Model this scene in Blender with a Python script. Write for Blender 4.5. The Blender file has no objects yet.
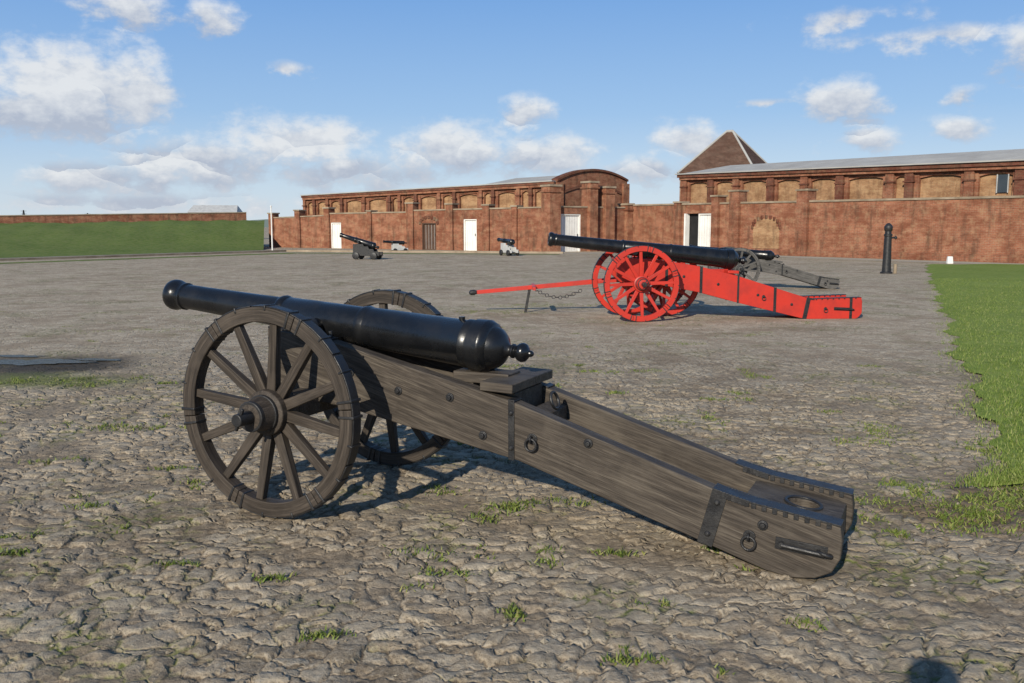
import bpy, math, random
import numpy as np
from mathutils import Vector, Matrix
random.seed(7); rng=np.random.default_rng(11)
scene=bpy.context.scene
COL=scene.collection

# ------------------------------------------------------------------ materials
def new_mat(name):
    m=bpy.data.materials.new(name); m.use_nodes=True
    nt=m.node_tree; nt.nodes.clear()
    out=nt.nodes.new('ShaderNodeOutputMaterial'); b=nt.nodes.new('ShaderNodeBsdfPrincipled')
    nt.links.new(b.outputs[0],out.inputs[0])
    return m,nt,b,out
class N:
    def __init__(s,nt): s.nt=nt
    def n(s,t,**k):
        x=s.nt.nodes.new(t)
        for a,v in k.items(): setattr(x,a,v)
        return x
    def l(s,a,b): s.nt.links.new(a,b)
    def setv(s,sock,v):
        if hasattr(v,'is_output') or isinstance(v,bpy.types.NodeSocket): s.l(v,sock)
        else: sock.default_value=v
    def math(s,op,a,b=None,c=None,clamp=False):
        x=s.n('ShaderNodeMath',operation=op); x.use_clamp=clamp
        s.setv(x.inputs[0],a)
        if b is not None: s.setv(x.inputs[1],b)
        if c is not None: s.setv(x.inputs[2],c)
        return x.outputs[0]
    def noise(s,vec,scale,detail=4,rough=.55,dist=0.):
        x=s.n('ShaderNodeTexNoise'); 
        if vec is not None: s.l(vec,x.inputs['Vector'])
        x.inputs['Scale'].default_value=scale; x.inputs['Detail'].default_value=detail
        x.inputs['Roughness'].default_value=rough; x.inputs['Distortion'].default_value=dist
        return x
    def ramp(s,fac,stops,interp='LINEAR'):
        x=s.n('ShaderNodeValToRGB'); r=x.color_ramp; r.interpolation=interp
        while len(r.elements)<len(stops): r.elements.new(.5)
        for e,(p,c) in zip(r.elements,stops):
            e.position=p; e.color=(c[0],c[1],c[2],1) if hasattr(c,'__len__') else (c,c,c,1)
        s.l(fac,x.inputs[0]); return x.outputs[0]
    def mix(s,f,a,b,mode='MIX'):
        x=s.n('ShaderNodeMix',data_type='RGBA',blend_type=mode)
        s.setv(x.inputs[0],f); 
        for i,v in ((6,a),(7,b)):
            if isinstance(v,(tuple,list)): x.inputs[i].default_value=(v[0],v[1],v[2],1)
            else: s.l(v,x.inputs[i])
        return x.outputs[2]
    def mapr(s,v,a,b,c=0.,d=1.,t='LINEAR'):
        x=s.n('ShaderNodeMapRange',interpolation_type=t); s.setv(x.inputs[0],v)
        for i,q in enumerate((a,b,c,d)): x.inputs[i+1].default_value=q
        return x.outputs[0]
    def mapping(s,vec,scale=(1,1,1),loc=(0,0,0),rot=(0,0,0)):
        x=s.n('ShaderNodeMapping'); s.l(vec,x.inputs[0]); x.inputs['Scale'].default_value=scale
        x.inputs['Location'].default_value=loc; x.inputs['Rotation'].default_value=rot; return x.outputs[0]
    def bump(s,h,strength=.3,dist=.01,normal=None):
        x=s.n('ShaderNodeBump'); s.setv(x.inputs['Strength'],strength); x.inputs['Distance'].default_value=dist
        s.l(h,x.inputs['Height'])
        if normal is not None: s.l(normal,x.inputs['Normal'])
        return x.outputs[0]
    def attr(s,name='gc'):
        x=s.n('ShaderNodeAttribute'); x.attribute_name=name; return x
    def geo(s): return s.n('ShaderNodeNewGeometry').outputs['Position']

def mat_wood(name,c1,c2,c3,rough=.75,spec=.3):
    m,nt,b,o=new_mat(name); k=N(nt); g=k.attr().outputs['Vector']
    v=k.mapping(g,(1.1,20,20)); n1=k.noise(v,2.2,5,.65,.5)
    v2=k.mapping(g,(2.5,90,90)); n2=k.noise(v2,2.,3,.6)
    n3=k.noise(g,3.,4,.6)
    c=k.ramp(n1.outputs[0],[(.32,c1),(.5,c2),(.68,c3)])
    c=k.mix(k.mapr(n2.outputs[0],.42,.6,0,.7),c,c1)
    c=k.mix(k.mapr(n3.outputs[0],.52,.72,0,.55),c,c3)
    k.l(c,b.inputs['Base Color']); b.inputs['Roughness'].default_value=rough
    b.inputs['Specular IOR Level'].default_value=spec
    h=k.math('ADD',n1.outputs[0],k.math('MULTIPLY',n2.outputs[0],.7))
    k.l(k.bump(h,.5,.005),b.inputs['Normal']); return m
def mat_paint(name,c,cd,rough=.45,spec=.5,bump=.12,wear=.35,scale=6):
    m,nt,b,o=new_mat(name); k=N(nt); g=k.attr().outputs['Vector']
    n1=k.noise(g,scale,5,.62); n2=k.noise(g,scale*9,3,.6)
    col=k.mix(k.mapr(n1.outputs[0],.42,.72,0,wear),c,cd)
    k.l(col,b.inputs['Base Color'])
    k.l(k.mapr(n1.outputs[0],.3,.7,rough-.08,rough+.14),b.inputs['Roughness'])
    b.inputs['Specular IOR Level'].default_value=spec
    h=k.math('ADD',k.math('MULTIPLY',n1.outputs[0],1.5),k.math('MULTIPLY',n2.outputs[0],.5))
    k.l(k.bump(h,bump,.01),b.inputs['Normal']); return m
def mat_brick(name,ca,cb,mortar,stain=.5,dark=(.07,.045,.03)):
    m,nt,b,o=new_mat(name); k=N(nt); g=k.attr().outputs['Vector']
    br=k.n('ShaderNodeTexBrick'); k.l(g,br.inputs['Vector'])
    br.inputs['Scale'].default_value=1.; br.inputs['Brick Width'].default_value=.225; br.inputs['Row Height'].default_value=.075
    br.inputs['Mortar Size'].default_value=.008; br.inputs['Mortar Smooth'].default_value=.3
    br.inputs['Color1'].default_value=(*ca,1); br.inputs['Color2'].default_value=(*cb,1); br.inputs['Mortar'].default_value=(*mortar,1)
    br.inputs['Bias'].default_value=-.1
    v=k.mapping(g,(1,2.2,1)); n1=k.noise(v,.9,5,.72); n2=k.noise(g,2.4,5,.78); n3=k.noise(k.mapping(g,(1.4,.3,1)),1.9,4,.7)
    c=k.mix(k.mapr(n1.outputs[0],.4,.6,0,.85),br.outputs[0],(ca[0]*.5,ca[1]*.45,ca[2]*.45))
    c=k.mix(k.mapr(n2.outputs[0],.5,.66,0,.7),c,(mortar[0]*1.0,mortar[1]*.88,mortar[2]*.75))
    c=k.mix(k.mapr(n3.outputs[0],.5,.66,0,stain),c,dark)
    k.l(c,b.inputs['Base Color']); b.inputs['Roughness'].default_value=.92; b.inputs['Specular IOR Level'].default_value=.15
    k.l(k.bump(k.math('SUBTRACT',n2.outputs[0],br.outputs['Fac']),.5,.02),b.inputs['Normal']); return m
def mat_plain(name,c,c2,rough=.8,scale=2.,bump=.2,spec=.3):
    m,nt,b,o=new_mat(name); k=N(nt); g=k.attr().outputs['Vector']
    n=k.noise(g,scale,5,.65); k.l(k.mix(k.mapr(n.outputs[0],.35,.7),c,c2),b.inputs['Base Color'])
    b.inputs['Roughness'].default_value=rough; b.inputs['Specular IOR Level'].default_value=spec
    k.l(k.bump(n.outputs[0],bump,.02),b.inputs['Normal']); return m

M={}
M['wood']=mat_wood('weathered_wood',(.028,.022,.017),(.072,.058,.045),(.125,.104,.08),.62,.3)
M['wood_wheel']=mat_wood('weathered_wheel_wood',(.023,.018,.014),(.055,.043,.033),(.092,.074,.058),.62,.3)
M['greywood']=mat_wood('grey_wood',(.05,.047,.043),(.1,.095,.088),(.16,.15,.14),.75,.3)
M['iron']=mat_paint('black_wrought_iron',(.014,.014,.015),(.035,.032,.029),.42,.5,.3,.6,14)
M['barrel']=mat_paint('black_painted_cast_iron',(.006,.0065,.0075),(.014,.0135,.014),.26,.55,.14,.5,7)
M['red']=mat_paint('red_painted_wood',(.5,.032,.018),(.27,.018,.012),.4,.45,.12,.65,4)
M['white']=mat_plain('white_painted_timber',(.8,.79,.75),(.66,.64,.6),.7,1.5)
M['lightgrey']=mat_plain('pale_grey_paint',(.5,.5,.48),(.36,.36,.35),.7,2)
M['brick']=mat_brick('red_brick',(.36,.145,.08),(.26,.095,.055),(.36,.25,.17),.55)
M['brick2']=mat_brick('old_red_brick',(.32,.125,.07),(.21,.077,.045),(.32,.22,.15),.62)
M['ochre']=mat_brick('ochre_brick',(.44,.26,.135),(.35,.185,.095),(.43,.32,.2),.4)
M['darkbrick']=mat_brick('soot_brick',(.2,.07,.045),(.125,.05,.035),(.2,.135,.09),.6)
M['coping']=mat_plain('stone_coping',(.36,.29,.21),(.18,.135,.09),.9,1.2)
M['lead']=mat_plain('lead_roof',(.42,.41,.38),(.32,.31,.29),.8,.8,.1,.1)
M['tile']=mat_brick('clay_roof_tile',(.17,.1,.07),(.12,.075,.055),(.07,.05,.04),.4)
M['brown']=mat_plain('brown_timber',(.1,.055,.035),(.06,.035,.025),.7,3)
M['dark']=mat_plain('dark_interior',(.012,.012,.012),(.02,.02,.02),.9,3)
M['groove']=mat_plain('door_groove',(.5,.49,.46),(.4,.39,.37),.9,3)
M['glass']=mat_plain('window_glass',(.03,.04,.05),(.05,.06,.07),.15,1,.02,.5)
M['skin']=mat_plain('skin',(.5,.32,.24),(.45,.28,.2),.6,5)
M['jacket']=mat_plain('navy_cloth',(.04,.05,.08),(.03,.04,.06),.9,8)

# ------------------------------------------------------------------ mesh builder
class MB:
    def __init__(s): s.v=[];s.f=[];s.m=[];s.g=[];s.mats=[]
    def mi(s,m):
        if m not in s.mats: s.mats.append(m)
        return s.mats.index(m)
    def add(s,V,F,m,G=None,off=True):
        b=len(s.v); V=[tuple(v) for v in V]
        if G is None: G=V
        if off:
            o=(random.uniform(-9,9),random.uniform(-9,9),random.uniform(-9,9)); G=[(g[0]+o[0],g[1]+o[1],g[2]+o[2]) for g in G]
        s.v+=V; s.g+=[tuple(g) for g in G]
        i=s.mi(m)
        for f in F: s.f.append(tuple(b+j for j in f)); s.m.append(i)
    def hexa(s,P,m,G=None,off=True):
        s.add(P,[(0,3,2,1),(4,5,6,7),(0,1,5,4),(1,2,6,5),(2,3,7,6),(3,0,4,7)],m,G,off)
    def box(s,c,d,m,rot=None,off=True):
        L=[Vector((x*d[0]/2,y*d[1]/2,z*d[2]/2)) for z in(-1,1) for x,y in((-1,-1),(1,-1),(1,1),(-1,1))]
        G=[tuple(l) for l in L]
        if rot is not None: L=[rot@l for l in L]
        s.hexa([l+Vector(c) for l in L],m,G,off)
    def prism(s,prof,y0,y1,m):
        n=len(prof); V=[(x,y0(x),z) for x,z in prof]+[(x,y1(x),z) for x,z in prof]
        F=[tuple(range(n)),tuple(range(2*n-1,n-1,-1))]+[(i,i+n,(i+1)%n+n,(i+1)%n) for i in range(n)]
        a=math.atan2(-.28,1); G=[(x*math.cos(a)+z*math.sin(a),y,-x*math.sin(a)+z*math.cos(a)) for x,y,z in V]
        s.add(V,F,m,G)
    def beam(s,a,b,w,h,m,up=(0,0,1),w2=None,h2=None):
        a=Vector(a);b=Vector(b);d=(b-a); L=d.length; d.normalize(); up=Vector(up)
        sd=d.cross(up); 
        if sd.length<1e-4: sd=Vector((1,0,0))
        sd.normalize(); u=sd.cross(d)
        w2=w if w2 is None else w2; h2=h if h2 is None else h2
        P=[];G=[]
        for p,ww,hh,l in((a,w,h,0),(b,w2,h2,L)):
            for x,y in((-1,-1),(1,-1),(1,1),(-1,1)):
                P.append(p+sd*x*ww/2+u*y*hh/2); G.append((l,x*ww/2,y*hh/2))
        s.hexa(P,m,G)
    def lathe(s,prof,org,ax,m,n=32,cap=True):
        org=Vector(org);ax=Vector(ax).normalized(); t=Vector((0,0,1)) if abs(ax.z)<.9 else Vector((1,0,0))
        u=ax.cross(t).normalized(); w=u.cross(ax)
        V=[];G=[]
        for (q,r) in prof:
            for i in range(n):
                a=2*math.pi*i/n; V.append(org+ax*q+(u*math.cos(a)+w*math.sin(a))*r); G.append((q,r*math.cos(a),r*math.sin(a)))
        F=[]
        for j in range(len(prof)-1):
            for i in range(n):
                k=(i+1)%n; F.append((j*n+i,j*n+k,(j+1)*n+k,(j+1)*n+i))
        if cap:
            F.append(tuple(range(n-1,-1,-1))); F.append(tuple(range((len(prof)-1)*n,len(prof)*n)))
        s.add(V,F,m,G)
    def cyl(s,a,b,r,m,r2=None,n=16):
        a=Vector(a);b=Vector(b); s.lathe([(0,r),((b-a).length,r if r2 is None else r2)],a,b-a,m,n)
    def torus(s,c,nrm,R,r,m,n=24,k=8):
        c=Vector(c);nrm=Vector(nrm).normalized(); t=Vector((0,0,1)) if abs(nrm.z)<.9 else Vector((1,0,0))
        u=nrm.cross(t).normalized(); w=u.cross(nrm); V=[];F=[]
        for i in range(n):
            a=2*math.pi*i/n; d=u*math.cos(a)+w*math.sin(a)
            for j in range(k):
                b=2*math.pi*j/k; V.append(c+d*(R+r*math.cos(b))+nrm*r*math.sin(b))
        for i in range(n):
            for j in range(k):
                F.append((i*k+j,((i+1)%n)*k+j,((i+1)%n)*k+(j+1)%k,i*k+(j+1)%k))
        s.add(V,F,m)
    def arc(s,r0,r1,y0,y1,a0,a1,m,n=10,yc=None,c=(0,0,0)):
        V=[];G=[]
        for i in range(n+1):
            a=a0+(a1-a0)*i/n
            for r,y in((r0,y0),(r1,y0),(r1,y1),(r0,y1)):
                V.append((c[0]+r*math.cos(a),c[1]+y,c[2]+r*math.sin(a))); G.append((a*r1,y,r))
        F=[(0,1,2,3),(4*n+3,4*n+2,4*n+1,4*n)]
        for i in range(n):
            for j in range(4): F.append((4*i+j,4*i+4+j,4*i+4+(j+1)%4,4*i+(j+1)%4))
        s.add(V,F,m,G)
    def build(s,name,parent=None,bevel=0,smooth=True,ang=35,xf=None):
        me=bpy.data.meshes.new(name); me.from_pydata(s.v,[],s.f); 
        for m in s.mats: me.materials.append(M[m])
        me.polygons.foreach_set('material_index',s.m)
        a=me.attributes.new('gc','FLOAT_VECTOR','POINT'); a.data.foreach_set('vector',np.array(s.g,dtype=np.float32).ravel())
        me.update()
        import bmesh
        bm=bmesh.new(); bm.from_mesh(me); bmesh.ops.recalc_face_normals(bm,faces=bm.faces); bm.to_mesh(me); bm.free()
        if smooth:
            me.polygons.foreach_set('use_smooth',[True]*len(me.polygons)); me.set_sharp_from_angle(angle=math.radians(ang))
        o=bpy.data.objects.new(name,me); COL.objects.link(o)
        if parent is not None: o.parent=parent
        if bevel:
            b=o.modifiers.new('bevel','BEVEL'); b.width=bevel; b.segments=2; b.limit_method='ANGLE'; b.angle_limit=math.radians(40)
        return o
def empty(name,loc=(0,0,0),rz=0,sc=1,rx=0):
    e=bpy.data.objects.new(name,None); COL.objects.link(e); e.location=loc; e.rotation_euler=(rx,0,rz); e.scale=(sc,)*3; e.empty_display_size=.2; return e

# ------------------------------------------------------------------ field gun
def wheel(R,name,parent,y,side,mw,miron,x=0,clamps=True,nsp=12,spin=.1,zc=None):
    mb=MB(); zc=R if zc is None else zc
    s=side
    rw=.088*R/.584; th=.078
    for i in range(6):
        a0=2*math.pi*i/6+spin; a1=a0+2*math.pi/6-.008
        mb.arc(R-rw,R-.008,-th/2,th/2,a0,a1,mw,10)
        mb.arc(R-.009,R,-th/2+.004,th/2-.004,a0+math.pi/6,a1+math.pi/6-.01,miron,10)
        if clamps:
            for d in(-.075,.075):
                a=a0+d-.004; mb.arc(R-rw-.003,R+.006,-th/2-.005,th/2+.005,a-.014,a+.014,miron,2)
            for d in (-.2,.2):
                a=a0+math.pi/6+d*.9; mb.arc(R-rw*.3,R+.005,-th/2-.004,th/2+.004,a-.011,a+.011,miron,2)
    for i in range(nsp):
        a=2*math.pi*(i+.5)/nsp+spin
        d=Vector((math.cos(a),0,math.sin(a)))
        mb.beam(d*.085+Vector((0,-s*.035,0)),d*(R-rw+.004)+Vector((0,0,0)),.062,.052,mw,up=(0,1,0),w2=.046,h2=.04)
    f=R/.584
    prof=[(-.17,.06),(-.165,.078),(-.06,.098),(-.05,.125),(.05,.128),(.06,.1),(.16,.084),(.165,.06)]
    mb.lathe([(q*f,r*f) for q,r in prof],(0,-s*.02,0),(0,1,0),mw,28)
    for q,r in((-.155,.083),(-.065,.103),(.065,.107),(.15,.09)):
        mb.lathe([(-.013,r*f),(.013,r*f)],(0,-s*.02+q*f,0),(0,1,0),miron,28)
    mb.cyl((0,s*.15*f,0),(0,s*.25*f,0),.038*f,miron,.034*f,16)
    mb.box((0,s*.225*f,0),(.016,.018,.13*f),miron,Matrix.Rotation(.4,3,'Y'))
    o=mb.build(name,parent,.004); o.location=(x,y,zc); return o

def field_gun(name,loc,phi,P,mats,sc=1.,tilt=0.):
    mw,mc,mi,mbz=mats
    e=empty(name,loc,phi,sc,tilt); R=P['R']; T=P['T']
    wheel(R,'wheel_near',e,-T+.039,-1,mw,mi,spin=P.get('spin',.12))
    wheel(R,'wheel_far',e,T-.039,1,mw,mi,spin=.33)
    top,bot=P['top'],P['bot']; prof=top+bot
    xf,xr=top[0][0],top[-1][0]; yf,yr,th=P['yf'],P['yr'],P['th']
    yo=lambda x: yf+(yr-yf)*(x-xf)/(xr-xf)
    yi=lambda x: yo(x)-th
    def interp(pts,x):
        pts=sorted(pts); 
        return float(np.interp(x,[p[0] for p in pts],[p[1] for p in pts]))
    zt=lambda x: interp(top,x)
    zb=lambda x: interp(bot,x)
    mb=MB(); mb.prism(prof,lambda x:-yo(x),lambda x:-yi(x),mc); mb.build('cheek_near',e,.006)
    mb=MB(); mb.prism(prof,yi,yo,mc); mb.build('cheek_far',e,.006)
    mb=MB()
    mb.box((0,0,R),(.13,2*T-.36,.14),mc)
    mb.box((0,0,R+.0),(.05,2*T-.2,.05),mi)
    xs=P['xs']
    def plank(x0,x1,z0f,z1f,m=mc,g=.004):
        V=[(x0,-yi(x0)+g,z0f(x0)),(x1,-yi(x1)+g,z0f(x1)),(x1,yi(x1)-g,z0f(x1)),(x0,yi(x0)-g,z0f(x0)),
           (x0,-yi(x0)+g,z1f(x0)),(x1,-yi(x1)+g,z1f(x1)),(x1,yi(x1)-g,z1f(x1)),(x0,yi(x0)-g,z1f(x0))]
        mb.hexa(V,m)
    plank(xf+.05,xf+.2,lambda x:zb(x)+.06,lambda x:zt(x)-.14)
    plank(xs+.1,P['xh0']-.02,lambda x:zb(x)+.05,lambda x:zb(x)+.09)
    plank(xs-.16,xs-.02,lambda x:zb(x)+.06,lambda x:zt(x)+.02)
    plank(xs+.04,xs+.13,lambda x:zb(x)+.1,lambda x:zt(x)-.05)
    # bed under breech
    mb.box((xs-.09,0.0,zt(xs-.09)+.046),(.19,2*yo(xs)+.004,.05),mc,Matrix.Rotation(.03,3,'Y'))
    mb.box((xs-.28,0.0,zt(xs-.2)+.03),(.34,.16,.06),mc)
    mb.build('transoms',e,.005)
    mb=MB(); x0,x1=P['xh0'],xr-.02; hx,hr=(x0+x1)/2+.04,.072
    nseg=32; O=[];I=[]
    for i in range(nseg):
        a=2*math.pi*i/nseg; dx,dy=math.cos(a),math.sin(a)
        tx=((x1-hx) if dx>0 else (hx-x0))/max(abs(dx),1e-6); ty=(yi(hx)-.004)/max(abs(dy),1e-6); t=min(tx,ty)
        O.append((hx+dx*t,dy*t)); I.append((hx+dx*hr,dy*hr))
    zz=lambda x: zt(x)-.035; zl=lambda x:max(zb(x),.0)+.03
    V=[(x,y,zz(x)) for x,y in O]+[(x,y,zz(x)) for x,y in I]+[(x,y,zl(x)) for x,y in O]+[(x,y,zl(x)) for x,y in I]
    F=[]
    for i in range(nseg):
        j=(i+1)%nseg; F+=[(i,j,nseg+j,nseg+i),(2*nseg+i,2*nseg+j,3*nseg+j,3*nseg+i),(i,j,2*nseg+j,2*nseg+i),(nseg+i,nseg+j,3*nseg+j,3*nseg+i)]
    mb.add(V,F,mc); mb.torus((hx,0,zz(hx)+.004),(.15,0,1),hr+.012,.009,mi,32,8)
    mb.build('trail_transom',e,.003)
    mb=MB()
    def side_strap(x0,z0,x1,z1,w=.04,t=.006):
        for sg in(-1,1):
            a=Vector((x0,sg*(yo(x0)+t/2),z0)); b=Vector((x1,sg*(yo(x1)+t/2),z1)); mb.beam(a,b,w,t,mi,up=(0,1,0))
    def band(x,w=.045,lean=.0):
        t=.006; zz0,zz1=zb(x-lean)-.002,zt(x)+.002
        side_strap(x-lean,zz0-.004,x,zz1+.006,w,t)
        for q in(.2,.8):
            X=x-lean*(1-q); Z=zz0+(zz1-zz0)*q
            for sg in(-1,1): mb.lathe([(0,.016),(.008,.012),(.012,.006)],(X,sg*(yo(X)+t),Z),(0,sg,0),mi,10)
        sl=(zt(x+.05)-zt(x-.05))/.1
        for sg in(-1,1):
            c=(x,sg*(yo(x)+yi(x))/2,zt(x)+.004); mb.box(c,(w,th+.012,.008),mi,Matrix.Rotation(-math.atan(sl),3,'Y'))
    band(xs+.0,.035)
    band(P['xb'],P.get('bw',.075),.07)
    if P.get('xtra'): 
        for q in P['xtra']: band(q,.05)
    tops=[p for p in top if p[0]>=P['xb']-.01]
    if tops[0][0]>P['xb']+.02: tops=[(P['xb'],zt(P['xb']))]+tops
    for (xa,za),(xb_,zb_) in zip(tops[:-1],tops[1:]):
        for sg in(-1,1):
            ya=sg*(yo(xa)+yi(xa))/2; yb=sg*(yo(xb_)+yi(xb_))/2
            mb.beam((xa,ya,za+.004),(xb_+.004,yb,zb_+.004),th+.014,.008,mi)
            for q in np.arange(.04,1,.12):
                X=xa+(xb_-xa)*q; mb.box((X,sg*(yo(X)+.004),zt(X)-.006),(.022,.01,.03),mi)
                mb.box((X,sg*(yi(X)-.004),zt(X)-.006),(.022,.01,.03),mi)
    tx,tz=P['tx'],P['tz']
    for sg in(-1,1):
        ym=sg*(yo(tx)+yi(tx))/2
        mb.arc(.052,.064,ym-th*.38,ym+th*.38,0,math.pi,mi,12,c=(tx,0,tz))
        for a,b in((-.26,-.06),(.06,.2)):
            mb.beam((tx+a,ym,zt(tx+a)+.006),(tx+b,ym,zt(tx+b)+.006),th*.76,.012,mi)
        for q in(-.2,-.1,.1,.17):
            mb.cyl((tx+q,ym,zt(tx+q)+.01),(tx+q,ym,zt(tx+q)+.045),.013,mi,n=10)
    for x,fz in P['bolts']:
        z=zb(x)+(zt(x)-zb(x))*fz
        for sg in(-1,1):
            mb.lathe([(0,.026),(.006,.024),(.007,.015),(.018,.012)],(x,sg*yo(x),z),(0,sg,0),mi,12)
    for x,fz in P['rings']:
        z=zb(x)+(zt(x)-zb(x))*fz
        for sg in(-1,1):
            mb.lathe([(0,.03),(.006,.028)],(x,sg*yo(x),z),(0,sg,0),mi,16)
            mb.torus((x,sg*(yo(x)+.018),z),(1,0,0),.016,.006,mi,14,6)
            mb.torus((x,sg*(yo(x)+.024),z-.028),(0.1,1,0.0),.032,.0065,mi,20,8)
    xa,xb_=P['hook']
    for sg in(-1,1):
        z0=zb(xa)+(zt(xa)-zb(xa))*.5; z1=z0-.015
        mb.beam((xa,sg*(yo(xa)+.006),z0),(xb_-.02,sg*(yo(xb_)+.006),z1),.055,.01,mi,up=(0,1,0))
        mb.cyl((xa+.03,sg*(yo(xa)+.035),z0),(xb_-.03,sg*(yo(xb_)+.04),z1),.011,mi,n=10)
        mb.cyl((xa+.03,sg*yo(xa),z0),(xa+.03,sg*(yo(xa)+.04),z0),.013,mi,n=10)
        mb.torus((xb_-.03,sg*(yo(xb_)+.02),z1),(.3,.2,1),.03,.009,mi,18,8)
    mb.torus((xs+.13,0,zt(xs+.1)+.0),(1,0,.3),.045,.009,mi,20,8)
    mb.build('ironwork',e,.0015)
    mx,mz,bx,bz=P['barrel']; a=Vector((mx,0,mz)); b=Vector((bx,0,bz)); Lb=(b-a).length; ax=(b-a).normalized()
    k=P.get('rk',1.)
    pr=[(.25,.0),(.25,.044),(0.004,.046),(0,.05),(0,.082),(.012,.094),(.03,.1),(.055,.1),(.075,.094),(.1,.083),(.115,.083),(.122,.089),(.134,.089),(.141,.08),
        (.3,.081)]
    def f(q): return q*Lb
    pr+=[(f(.40)-.03,.093),(f(.40)-.028,.1),(f(.40)-.018,.106),(f(.40),.11),(f(.40)+.018,.106),(f(.40)+.028,.1),(f(.40)+.032,.102),
         (f(.66)-.03,.113),(f(.66)-.028,.118),(f(.66),.125),(f(.66)+.026,.118),(f(.66)+.03,.118),
         (f(.965)-.05,.132),(f(.965)-.045,.138),(f(.965)-.02,.138),(f(.965)-.012,.134),(f(.965),.134),(f(.965)+.006,.146),(f(1.)-.01,.15),(f(1.),.15),(f(1.)+.008,.144),
         (f(1.)+.03,.136),(f(1.)+.036,.12),(f(1.)+.07,.108),(f(1.)+.1,.08),(f(1.)+.115,.05),(f(1.)+.125,.034),(f(1.)+.14,.03),(f(1.)+.15,.04),(f(1.)+.16,.04),(f(1.)+.165,.032),
         (f(1.)+.175,.034),(f(1.)+.19,.048),(f(1.)+.21,.054),(f(1.)+.23,.048),(f(1.)+.245,.03),(f(1.)+.25,.018),(f(1.)+.262,.018),(f(1.)+.275,.01),(f(1.)+.278,.0)]
    mb=MB(); mb.lathe([(q,r*k) for q,r in pr],a,ax,mbz,48,cap=False)
    yt=yo(tx)+.015
    mb.cyl((tx,-yt,tz),(tx,yt,tz),.048,mbz,n=24)
    q=Lb*.93; c=a+ax*q; mb.cyl(c+Vector((0,0,.125*k)),c+Vector((0,0,.146*k)),.018,mbz,n=12)
    mb.build('barrel',e,.0,ang=50)
    return e

FG=dict(R=.590,T=.645,spin=.12,
  top=[(-.3,1.0),(.12,.957),(1.31,.70),(2.43,.355),(2.56,.325),(2.96,.27)],
  bot=[(2.97,.2),(2.965,.12),(2.93,.05),(2.86,.012),(2.75,-.005),(2.64,.012),(2.33,.105),(1.36,.385),(.26,.57),(-.12,.60),(-.22,.66),(-.3,.74)],
  yf=.235,yr=.304,th=.085,xs=1.32,xh0=2.5,xb=2.42,tx=-.04,tz=1.012,
  bolts=[(.62,.55),(.95,.72),(1.15,.25),(.3,.6),(1.75,.85),(2.62,.7)],rings=[(1.44,.5),(2.56,.45)],hook=(2.68,2.93),
  barrel=(-1.29,1.155,1.05,.935))
field_gun('field_cannon',(-1.078,5.489,0),-.443,FG,('wood_wheel','wood','iron','barrel'),1.,.006)
RG=dict(R=.64,T=.63,spin=.3,
  top=[(-.35,1.06),(.3,1.04),(1.0,.93),(1.7,.76),(2.95,.37),(3.1,.345),(3.93,.37)],
  bot=[(3.95,.3),(3.95,.1),(3.9,.03),(3.85,.0),(2.98,.0),(2.85,.02),(1.7,.3),(1.07,.47),(.4,.6),(-.2,.62),(-.35,.75)],
  yf=.27,yr=.36,th=.11,xs=1.75,xh0=3.1,xb=3.0,tx=-.05,tz=1.16,xtra=[.5,1.1,2.4,3.75],
  bolts=[(.8,.5),(1.4,.5),(2.1,.5),(2.7,.5),(3.5,.5)],rings=[(2.2,.5),(3.3,.5)],hook=(3.45,3.8),
  barrel=(-1.5,1.38,1.72,1.02),rk=1.22)
field_gun('red_field_cannon',(2.12,15.9,0),.08,RG,('red','red','iron','barrel'))
field_gun('field_cannon',(5.7,23.6,0),.03,FG,('greywood','greywood','iron','barrel'),.9)

# limber behind the red gun
e=empty('red_limber',(2.75,16.9,0),0)
wheel(.62,'wheel_near',e,-.5,-1,'red','iron',spin=.2); wheel(.62,'wheel_far',e,.62,1,'red','iron',spin=.5)
mb=MB(); mb.box((0,.06,.62),(.14,.95,.15),'red'); mb.box((0,.06,.76),(.3,.5,.08),'red')
mb.beam((.3,.05,.72),(-3.4,.1,.38),.11,.1,'red',w2=.07,h2=.07)
mb.beam((-2.35,-.45,.48),(-2.35,.6,.48),.06,.06,'red'); mb.beam((-2.42,.1,.46),(-2.5,.1,.0),.05,.05,'iron')
for i in range(14): mb.torus((-2.3+i*.06,-.42,.44-.03*math.sin(i/13*math.pi)*4),(0,1,0) if i%2 else (0,0,1),.03,.007,'iron',12,6)
mb.lathe([(0,.03),(.05,.05),(.12,.05),(.15,.02)],(-3.4,.1,.38),(-1,0,-.1),'iron',12)
mb.build('pole_and_axle',e,.006)

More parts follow.
